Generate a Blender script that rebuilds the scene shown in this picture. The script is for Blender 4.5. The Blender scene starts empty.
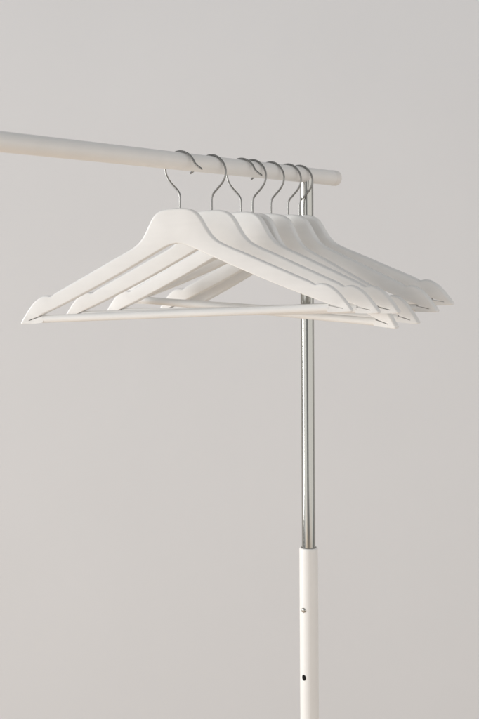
import bpy, bmesh, math, random
from mathutils import Vector, Matrix
random.seed(4)
R = math.radians
scene = bpy.context.scene
C = scene.collection

# ------------------------------------------------------------ camera, world, lamps, exposure
CAMZ = 1.45
FPX = 1100.0                     # focal length in photo pixels (photo 479 x 719)
CX, CY = 239.5, 359.5
HORIZON = 271.0                  # photo row of the horizon
ROLL = R(-0.33)
cam = bpy.data.cameras.new('camera'); camo = bpy.data.objects.new('camera', cam); C.objects.link(camo)
camo.location = (0, 0, CAMZ)
camo.rotation_euler = (Matrix.Rotation(R(90), 4, 'X') @ Matrix.Rotation(ROLL, 4, 'Z')).to_euler()
cam.sensor_width = 36; cam.sensor_fit = 'AUTO'; cam.lens = FPX / 719 * 36
cam.shift_y = -(CY - HORIZON) / 719
cam.clip_start = 0.02; cam.clip_end = 60
cam.dof.use_dof = True; cam.dof.focus_distance = 1.47; cam.dof.aperture_fstop = 6.3
scene.camera = camo

w = bpy.data.worlds.new('World'); scene.world = w; w.use_nodes = True
bg = w.node_tree.nodes['Background']
bg.inputs[0].default_value = (0.97, 0.98, 1.0, 1); bg.inputs[1].default_value = 0.36

def area(name, loc, target, sx, sy, power, col):
    l = bpy.data.lights.new(name, 'AREA'); l.shape = 'RECTANGLE'; l.size = sx; l.size_y = sy
    l.energy = power; l.color = col
    o = bpy.data.objects.new(name, l); C.objects.link(o); o.location = loc
    o.rotation_euler = (Vector(target) - Vector(loc)).to_track_quat('-Z', 'Y').to_euler()
    return o
area('window_light', (-4.6, 1.15, 1.5), (-3.62, -0.5, 1.45), 2.0, 2.6, 370, (1.0, 0.995, 0.99))
area('right_wall_bounce', (3.06, -1.07, 1.3), (0.0, 1.5, 1.3), 7.6, 2.6, 60, (1.0, 0.97, 0.94))
area('left_wall_bounce', (-3.06, -1.07, 1.3), (0.0, 1.5, 1.3), 3.9, 2.6, 37, (1.0, 0.99, 0.98))
vs = scene.view_settings
vs.view_transform = 'Standard'; vs.look = 'None'; vs.gamma = 1; vs.use_curve_mapping = False; vs.exposure = -0.1

# ------------------------------------------------------------ materials
def nodes(name):
    m = bpy.data.materials.new(name); m.use_nodes = True
    nt = m.node_tree; return m, nt, nt.nodes['Principled BSDF']
def paint(name, col, rough, var=0.03, bump=0.0, scale=40, spec=0.5):
    m, nt, b = nodes(name); N = nt.nodes; L = nt.links
    tc = N.new('ShaderNodeTexCoord'); no = N.new('ShaderNodeTexNoise')
    no.inputs['Scale'].default_value = scale; no.inputs['Detail'].default_value = 5
    L.new(tc.outputs['Object'], no.inputs['Vector'])
    mx = N.new('ShaderNodeMix'); mx.data_type = 'RGBA'
    mx.inputs[6].default_value = tuple(c * (1 - var) for c in col) + (1,)
    mx.inputs[7].default_value = tuple(min(1, c * (1 + var)) for c in col) + (1,)
    L.new(no.outputs['Fac'], mx.inputs[0]); L.new(mx.outputs[2], b.inputs['Base Color'])
    mr = N.new('ShaderNodeMapRange'); mr.inputs[3].default_value = rough * 0.85; mr.inputs[4].default_value = rough * 1.15
    L.new(no.outputs['Fac'], mr.inputs[0]); L.new(mr.outputs[0], b.inputs['Roughness'])
    b.inputs['Specular IOR Level'].default_value = spec
    if bump:
        n2 = N.new('ShaderNodeTexNoise'); n2.inputs['Scale'].default_value = scale * 12; n2.inputs['Detail'].default_value = 3
        L.new(tc.outputs['Object'], n2.inputs['Vector'])
        bp = N.new('ShaderNodeBump'); bp.inputs['Strength'].default_value = bump; bp.inputs['Distance'].default_value = 0.0006
        L.new(n2.outputs['Fac'], bp.inputs['Height']); L.new(bp.outputs[0], b.inputs['Normal'])
    return m
M_WALL = paint('wall_paint', (0.85, 0.862, 0.878), 0.75, 0.02, 0.5, 3, 0.25)
M_FLOOR = paint('warm_wood_floor', (0.74, 0.59, 0.45), 0.5, 0.10, 0.0, 4)
def wood_paint(name, col):
    m, nt, b = nodes(name); N = nt.nodes; L = nt.links
    tc = N.new('ShaderNodeTexCoord'); oi = N.new('ShaderNodeObjectInfo')
    ad = N.new('ShaderNodeVectorMath'); ad.operation = 'ADD'
    L.new(tc.outputs['Object'], ad.inputs[0]); L.new(oi.outputs['Random'], ad.inputs[1])
    mp = N.new('ShaderNodeMapping'); mp.inputs['Scale'].default_value = (9, 160, 120); L.new(ad.outputs[0], mp.inputs['Vector'])
    g = N.new('ShaderNodeTexNoise'); g.inputs['Scale'].default_value = 1.0; g.inputs['Detail'].default_value = 6; L.new(mp.outputs[0], g.inputs['Vector'])
    c = N.new('ShaderNodeTexNoise'); c.inputs['Scale'].default_value = 26; c.inputs['Detail'].default_value = 4; L.new(ad.outputs[0], c.inputs['Vector'])
    r1 = N.new('ShaderNodeMapRange'); r1.inputs[3].default_value = 0.965; r1.inputs[4].default_value = 1.035; L.new(g.outputs['Fac'], r1.inputs[0])
    r2 = N.new('ShaderNodeMapRange'); r2.inputs[3].default_value = 0.955; r2.inputs[4].default_value = 1.045; L.new(c.outputs['Fac'], r2.inputs[0])
    r3 = N.new('ShaderNodeMapRange'); r3.inputs[3].default_value = 0.97; r3.inputs[4].default_value = 1.02; L.new(oi.outputs['Random'], r3.inputs[0])
    m1 = N.new('ShaderNodeMath'); m1.operation = 'MULTIPLY'; L.new(r1.outputs[0], m1.inputs[0]); L.new(r2.outputs[0], m1.inputs[1])
    m2 = N.new('ShaderNodeMath'); m2.operation = 'MULTIPLY'; L.new(m1.outputs[0], m2.inputs[0]); L.new(r3.outputs[0], m2.inputs[1])
    vm = N.new('ShaderNodeVectorMath'); vm.operation = 'SCALE'; vm.inputs[0].default_value = col; L.new(m2.outputs[0], vm.inputs['Scale'])
    L.new(vm.outputs[0], b.inputs['Base Color'])
    rr = N.new('ShaderNodeMapRange'); rr.inputs[3].default_value = 0.33; rr.inputs[4].default_value = 0.52; L.new(c.outputs['Fac'], rr.inputs[0]); L.new(rr.outputs[0], b.inputs['Roughness'])
    b1 = N.new('ShaderNodeBump'); b1.inputs['Strength'].default_value = 0.35; b1.inputs['Distance'].default_value = 0.0004; L.new(g.outputs['Fac'], b1.inputs['Height'])
    b2 = N.new('ShaderNodeBump'); b2.inputs['Strength'].default_value = 0.25; b2.inputs['Distance'].default_value = 0.002; L.new(c.outputs['Fac'], b2.inputs['Height']); L.new(b1.outputs[0], b2.inputs['Normal'])
    L.new(b2.outputs[0], b.inputs['Normal'])
    return m
M_WOOD = wood_paint('white_lacquered_wood', (0.855, 0.852, 0.835))
M_RACK = paint('white_powder_coat', (0.865, 0.855, 0.83), 0.36, 0.035, 0.12, 30, 0.5)
M_CAP = paint('white_plastic', (0.83, 0.81, 0.78), 0.33, 0.02, 0.0, 50, 0.5)
M_DARK = paint('hole_dark', (0.012, 0.012, 0.012), 0.8, 0.05, 0.0, 50, 0.1)
def metal(name, col, rough):
    m = paint(name, col, rough, 0.03, 0.0, 7); m.node_tree.nodes['Principled BSDF'].inputs['Metallic'].default_value = 1.0
    return m
M_CHROME = metal('chrome', (0.43, 0.425, 0.395), 0.10)
M_WIRE = metal('hook_steel', (0.30, 0.297, 0.285), 0.32)

# ------------------------------------------------------------ helpers
def link(name, me, mat, parent=None):
    o = bpy.data.objects.new(name, me); C.objects.link(o)
    if mat and not me.materials: me.materials.append(mat)
    if parent: o.parent = parent
    return o
def smooth(me, ang=40):
    for p in me.polygons: p.use_smooth = True
    me.set_sharp_from_angle(angle=R(ang))
def from_bm(bm, name, ang=40):
    bmesh.ops.recalc_face_normals(bm, faces=bm.faces)
    me = bpy.data.meshes.new(name); bm.to_mesh(me); bm.free(); smooth(me, ang); return me
def lathe(prof, seg=48):
    """closed-in-z profile [(r, z)...] turned about z; r==0 ends are fans"""
    bm = bmesh.new(); rings = []
    for r, z in prof:
        if r < 1e-7: rings.append([bm.verts.new((0, 0, z))])
        else: rings.append([bm.verts.new((r * math.cos(2 * math.pi * k / seg), r * math.sin(2 * math.pi * k / seg), z)) for k in range(seg)])
    for a, b in zip(rings, rings[1:]):
        for k in range(seg):
            j = (k + 1) % seg
            if len(a) == 1 and len(b) == 1: continue
            if len(a) == 1: bm.faces.new((a[0], b[k], b[j]))
            elif len(b) == 1: bm.faces.new((a[k], a[j], b[0]))
            else: bm.faces.new((a[k], a[j], b[j], b[k]))
    return bm
def catmull(pts, n=6):
    out = []
    P = [Vector(p) for p in pts]; P = [2 * P[0] - P[1]] + P + [2 * P[-1] - P[-2]]
    for i in range(1, len(P) - 2):
        for k in range(n):
            t = k / n
            a, b, c, d = P[i - 1], P[i], P[i + 1], P[i + 2]
            out.append(0.5 * (2 * b + (c - a) * t + (2 * a - 5 * b + 4 * c - d) * t * t + (3 * b - a - 3 * c + d) * t ** 3))
    out.append(P[-2]); return out
def tube(path, r, seg=12, radii=None):
    bm = bmesh.new(); rings = []
    for i, p in enumerate(path):
        t = (path[min(i + 1, len(path) - 1)] - path[max(i - 1, 0)]).normalized()
        up = Vector((0, 1, 0)); s = t.cross(up).normalized(); u = s.cross(t).normalized()
        rr = radii[i] if radii else r
        rings.append([bm.verts.new(p + rr * (math.cos(2 * math.pi * k / seg) * s + math.sin(2 * math.pi * k / seg) * u)) for k in range(seg)])
    for a, b in zip(rings, rings[1:]):
        for k in range(seg):
            j = (k + 1) % seg; bm.faces.new((a[k], a[j], b[j], b[k]))
    bm.faces.new(rings[0][::-1]); bm.faces.new(rings[-1]); return bm

# ------------------------------------------------------------ rail position from the photograph
def ray(px, py):
    x = (px - CX) / FPX; y = -(py - HORIZON) / FPX      # before roll
    # roll turns about the principal point at the horizon row
    c, s = math.cos(ROLL), math.sin(ROLL)
    return Vector((x * c - y * s, 1.0, x * s + y * c))
ROD_R = 0.0115
def rod_point(px, ytop, ybot, slope=0.112):
    th = (ybot - ytop) * math.cos(math.atan(slope))
    D = FPX * 2 * ROD_R / th
    return ray(px, (ytop + ybot) / 2) * D + Vector((0, 0, CAMZ))
PA = rod_point(0, 130.4, 151.7); PB = rod_point(320, 169.3, 184.6)
ROD_Z = (PA.z + PB.z) / 2
print('ROD', PA, PB)
A2 = Vector((PA.x, PA.y)); DIR = (Vector((PB.x, PB.y)) - A2).normalized()
def on_rod(px, py=170):
    """plan point of the rail axis seen at photo column px"""
    d = ray(px, py); dx, dy = d.x, d.y
    # A2 + DIR t = (dx, dy) k
    det = DIR.x * (-dy) - DIR.y * (-dx)
    t = (-A2.x * (-dy) + A2.y * (-dx)) / det
    return A2 + DIR * t
ROD_ANG = math.atan2(DIR.y, DIR.x)

# ------------------------------------------------------------ setting
WALL_Y = 2.75
bm = bmesh.new()
v = [bm.verts.new(p) for p in ((-3.2, WALL_Y, 0), (3.6, WALL_Y, 0), (3.6, WALL_Y, 3.2), (-3.2, WALL_Y, 3.2))]
bm.faces.new(v)
o = link('wall', from_bm(bm, 'wall'), M_WALL); o['kind'] = 'structure'
bm = bmesh.new()
v = [bm.verts.new(p) for p in ((-3.2, -2.5, 0), (3.6, -2.5, 0), (3.6, WALL_Y, 0), (-3.2, WALL_Y, 0))]
bm.faces.new(v)
o = link('floor', from_bm(bm, 'floor'), M_FLOOR); o['kind'] = 'structure'

# ------------------------------------------------------------ clothes rack
P_POST = on_rod(306.6, 195)
P_END = on_rod(335.5, 180)
rack = bpy.data.objects.new('clothes_rack', None); C.objects.link(rack)
RACK_LEN = 0.98
rack.location = (P_POST.x, P_POST.y, 0); rack.rotation_euler = (0, 0, ROD_ANG)   # local +x runs along the rail, away from the row of hangers
rack['label'] = 'white clothes rack with chrome upper post and telescopic tube'
rack['category'] = 'clothes rack'
over = (P_END - P_POST).length
def along_x(bm): bmesh.ops.rotate(bm, verts=bm.verts, cent=(0, 0, 0), matrix=Matrix.Rotation(R(90), 3, 'Y')); return bm
L0, L1 = -RACK_LEN + 0.0 - over, over
bm = along_x(lathe([(0, L0), (ROD_R, L0), (ROD_R, L1 - 0.006), (0, L1 - 0.006)]))
rail = link('rail', from_bm(bm, 'rail'), M_RACK, rack); rail.location = (0, 0, ROD_Z)
cr = ROD_R + 0.0004
capp = [(0, -0.012), (cr * 0.97, -0.012), (cr, -0.0112), (cr, -0.0012), (cr * 0.985, 0.0), (cr * 0.93, 0.0012), (cr * 0.80, 0.002), (cr * 0.4, 0.0026), (0, 0.0028)]
capm = from_bm(along_x(lathe(capp)), 'end_cap', 60)
for x, f in ((L1, 0), (L0, math.pi)):
    c = link('end_cap', capm, M_CAP, rail); c.location = (x, 0, 0); c.rotation_euler = (0, 0, f)
POST_R = 0.0100; TUBE_R = 0.0138
Z_J = CAMZ - (547.5 - HORIZON) / FPX * P_POST.y
Z_BTN = CAMZ - (608.5 - HORIZON) / FPX * P_POST.y
Z_HOLE = CAMZ - (675.5 - HORIZON) / FPX * P_POST.y
postm = from_bm(lathe([(0, Z_J - 0.25), (POST_R, Z_J - 0.25), (POST_R, ROD_Z - ROD_R * 0.2), (0, ROD_Z - ROD_R * 0.2)], 64), 'upper_post')
e = 0.0016
Z_F = 0.058
# tube wall with a real opening at the top (lip rolled inwards)
tubem = from_bm(lathe([(TUBE_R, Z_F), (TUBE_R, Z_J - 0.004), (TUBE_R - 0.0002, Z_J - 0.0018), (TUBE_R - 0.0009, Z_J - 0.0005), (TUBE_R - 0.002, Z_J),
                       (POST_R + 0.0012, Z_J - 0.0002), (POST_R + 0.0006, Z_J - 0.001), (POST_R + 0.0006, Z_J - 0.03)], 64), 'lower_tube', 60)
btnp = [(0, 0.0022), (0.0016, 0.0021), (0.0028, 0.0016), (0.0036, 0.0007), (0.0039, -0.0005), (0.0039, -0.004)]
btnm = from_bm(lathe(btnp, 24), 'push_button', 70)
# adjustment hole: a dark disc lying on the curved wall with a thin turned-in rim
def hole_mesh():
    bm = bmesh.new(); seg = 24; rings = []
    for rr, lift in ((0.0, 0.00008), (0.0020, 0.00008), (0.0035, 0.00008)):
        if rr == 0: rings.append([(0.0, 0.0)]); continue
        rings.append([(rr * math.cos(2 * math.pi * k / seg), 1.25 * rr * math.sin(2 * math.pi * k / seg)) for k in range(seg)])
    def P(s, z): a = s / TUBE_R; q = TUBE_R + 0.00025; return Vector((q * math.cos(a), q * math.sin(a), z))
    V = [[bm.verts.new(P(*p)) for p in r] for r in rings]
    for k in range(seg):
        j = (k + 1) % seg
        bm.faces.new((V[0][0], V[1][k], V[1][j])); bm.faces.new((V[1][k], V[2][k], V[2][j], V[1][j]))
    return from_bm(bm, 'adjustment_hole')
holem = hole_mesh()
FR = 0.0138; FL = 0.23
footm = from_bm(lathe([(0, -FL), (FR, -FL), (FR, FL), (0, FL)], 32), 'foot')
capf = from_bm(lathe([(0, 0.006), (FR * 0.7, 0.0055), (FR + 0.001, 0.002), (FR + 0.0012, -0.02), (FR * 0.9, -0.02), (0, -0.02)], 32), 'foot_end_cap')
def caster_mesh():
    bm = along_x(lathe([(0, -0.008), (0.016, -0.008), (0.019, -0.005), (0.019, 0.005), (0.016, 0.008), (0, 0.008)], 32)); return from_bm(bm, 'caster', 30)
casterm = caster_mesh()
for sx in (0, -RACK_LEN):
    p = link('upper_post', postm, M_CHROME, rack); p.location = (sx, 0, 0)
    t = link('lower_tube', tubem, M_RACK, rack); t.location = (sx, 0, 0)
    f = math.pi if sx == 0 else 0.0       # button and holes look towards the other post
    b = link('push_button', btnm, M_CHROME, t)
    b.location = (TUBE_R * math.cos(f) * 0.985, 0, Z_BTN); b.rotation_euler = (0, R(90) if f == 0 else R(-90), 0)
    z = Z_HOLE
    while z > 0.3:
        h = link('adjustment_hole', holem, M_DARK, t); h.location = (0, 0, z); h.rotation_euler = (0, 0, f)
        z -= (Z_BTN - Z_HOLE)
    fo = link('foot', footm, M_RACK, rack); fo.location = (sx, 0, 0.052); fo.rotation_euler = (R(90), 0, 0)
    for s in (1, -1):
        c = link('end_cap', capf, M_CAP, fo); c.location = (0, 0, s * FL)
        if s < 0: c.rotation_euler = (R(180), 0, 0)
        c = link('caster', casterm, M_CAP, fo); c.location = (0, -0.033, s * (FL - 0.03))

# ------------------------------------------------------------ hanger meshes (u across, v down from the top of the wood, millimetres)
TH = 12.5; USCALE = 1.022
outer = [(0, 0), (9, 0.3), (17, 1.6), (24, 4.6), (30, 10), (35, 18), (40, 27.5), (46, 37), (54, 45), (66, 52), (82, 59.6), (100, 68.4), (121, 78.8), (145, 90.5), (164, 99.8)]
notch = [(168.5, 102.4), (171.5, 104.7), (174.5, 106.4), (177.0, 106.3), (179.5, 105.2)]
fin = [(179.5, 105.2), (184.5, 105.3), (191, 107.6), (199, 113.2), (206.5, 121.5), (213.5, 131), (218.2, 138.0)]
tip = [(219.0, 140.2), (218.4, 141.8), (216.5, 142.3)]
lip = [(206, 142.0), (194, 141.6), (188.5, 141.0), (187.6, 139.5), (187.6, 135.0), (188.6, 133.6)]     # under the slit, carries the bar
slit = [(194, 134.6), (207.5, 138.0), (207.9, 137.1), (194.5, 132.9)]
inner = [(188.0, 130.2), (170, 122.8), (150, 114.2), (121, 101.2), (90, 86.6), (60, 71.8), (34, 58.6), (20, 51.4), (10, 47.2), (0, 45.4)]
half = [(p, 1) for p in [tuple(q) for q in catmull([Vector((a, b, 0)) for a, b in outer], 4)]]
half = [((p[0], p[1]), 1.0) for p, _ in half]
half += [(p, 0.6) for p in notch[:-1]]
half += [((q.x, q.y), 0.9) for q in catmull([Vector((a, b, 0)) for a, b in fin], 4)]
half += [(p, 0.6) for p in tip] + [(p, 0.35) for p in lip] + [(p, 0.03) for p in slit]
inn = [((q.x, q.y), 0.5) for q in catmull([Vector((a, b, 0)) for a, b in inner], 3)]
half += inn
# full contour: right half from top centre to inner centre, then mirrored back
right = half
left = [((-p[0], p[1]), k) for p, k in reversed(half)]
contour = right + left[1:-1]
def body_mesh():
    n = len(contour); P = [Vector(p) for p, _ in contour]; K = [k for _, k in contour]
    nor = []
    for i in range(n):
        a = (P[i] - P[i - 1]).normalized(); b = (P[(i + 1) % n] - P[i]).normalized()
        t = (a + b)
        if t.length < 0.2: t = a
        t.normalize()
        nor.append(Vector((t.y, -t.x)))         # outward for this winding (v points down)
    rad = 3.2; steps = 5; rings = []
    bm = bmesh.new()
    for side in (-1, 1):
        rr = []
        for s in range(steps + 1):
            ang = (s / steps) * math.pi / 2       # 0: face edge, 90deg: side wall
            ins = rad * (1 - math.sin(ang)); dep = TH / 2 - rad * (1 - math.cos(ang))
            ring = []
            for i in range(n):
                q = P[i] - nor[i] * ins * K[i]
                d = TH / 2 - (TH / 2 - dep) * max(K[i], 0.08)
                if P[i].y > 133 and abs(P[i].x) < 207.95: d = min(d, 4.95)          # the lip slims down to the bar
                ring.append(bm.verts.new((q.x * USCALE / 1000, side * d / 1000, -q.y / 1000)))
            rr.append(ring)
        rings.append(rr)
    seq = rings[0] + rings[1][::-1]
    for a, b in zip(seq, seq[1:]):
        for i in range(n):
            j = (i + 1) % n; bm.faces.new((a[i], a[j], b[j], b[i]))
    f1 = bm.faces.new(seq[0]); f2 = bm.faces.new(seq[-1][::-1])
    bmesh.ops.recalc_face_normals(bm, faces=bm.faces)
    bmesh.ops.triangulate(bm, faces=[f1, f2])
    me = bpy.data.meshes.new('body'); bm.to_mesh(me); bm.free()
    for p in me.polygons: p.use_smooth = True
    me.set_sharp_from_angle(angle=R(50))
    return me
bodym = body_mesh()
BAR_R = 5.2; BAR_V = 136.2
bm = along_x(lathe([(0, -0.194), (BAR_R / 1000, -0.194), (BAR_R / 1000, 0.194), (0, 0.194)], 28))
barm = from_bm(bm, 'trouser_bar', 50)
WIRE = 1.35
TOPV = -73.4
hook = [(0, 8), (0, -2), (0, -10), (0.2, -16), (2.2, -21.6), (6.4, -26.6), (11.5, -32.2), (15.8, -38), (18.8, -45), (19.6, -52), (17.6, -60), (12.8, -67.2), (6.6, -71.8), (0, TOPV), (-6.6, -72.2), (-12.6, -68.8), (-17.2, -63.6), (-20.2, -58), (-24.2, -53.6), (-30.5, -49.2)]
hp = [Vector((q.x / 1000, 0, -q.y / 1000)) for q in catmull([Vector((a, b, 0)) for a, b in hook], 5)]
rad = [WIRE / 1000] * len(hp); rad[-1] = WIRE * 0.55 / 1000
hookm = from_bm(tube(hp, WIRE / 1000, 14, rad), 'hook', 50)
hp3 = hp[:-6]; rad3 = rad[-len(hp3):]
hookm_s = from_bm(tube(hp3, WIRE / 1000, 14, rad3), 'hook_short', 50)
hp2 = [Vector((-p.x, p.y, p.z)) for p in hp]
hookm_r = from_bm(tube(hp2, WIRE / 1000, 14, rad), 'hook_reversed', 50)

# stem column in the photo, body yaw, in-plane tilt (deg, + = right end down), hook yaw, hook turned round
SPEC = [
    (180.0, 15, -2.4, 15, True,  'white wooden coat hanger hanging farthest along the rail from the chrome post'),
    (211.8, 19.5, -1.5, 14, False, 'white wooden coat hanger hanging sixth along the rail from the chrome post'),
    (241.0, 26, -1.2, 16, True,  'white wooden coat hanger hanging fifth along the rail from the chrome post, hook turned round'),
    (252.6, 28.8, 4.1, 16, None, 'white wooden coat hanger hanging fourth along the rail from the chrome post, tilted'),
    (271.0, 24.5, 3.2, 18, False, 'white wooden coat hanger hanging third along the rail from the chrome post, tilted'),
    (288.0, 28.5, -0.8, 16, None, 'white wooden coat hanger hanging second along the rail from the chrome post'),
    (299.5, 27, -3.1, 16, None, 'white wooden coat hanger hanging next to the chrome post'),
]
for px, yaw, tilt, hyaw, rev, label in SPEC:
    p = on_rod(px, 205)
    h = bpy.data.objects.new('coat_hanger', None); C.objects.link(h)
    h.location = (p.x, p.y, ROD_Z + ROD_R + (WIRE + TOPV) / 1000)
    h.rotation_euler = (0, 0, R(-yaw))
    h['label'] = label; h['category'] = 'coat hanger'; h['group'] = 'white coat hangers on the rail'
    b = link('body', bodym, M_WOOD, h); b.rotation_euler = (0, R(tilt), 0); b.location = (0.0022 * tilt if tilt < -2 and px < 200 else 0, 0, 0)
    r = link('trouser_bar', barm, M_WOOD, h)
    q = Matrix.Rotation(R(tilt), 3, 'Y') @ Vector((0, 0, -BAR_V / 1000))
    r.location = q + b.location; r.rotation_euler = (0, R(tilt), 0)
    k = link('hook', {True: hookm_r, False: hookm, None: hookm_s}[rev], M_WIRE, h); k.rotation_euler = (0, 0, R(yaw - hyaw))
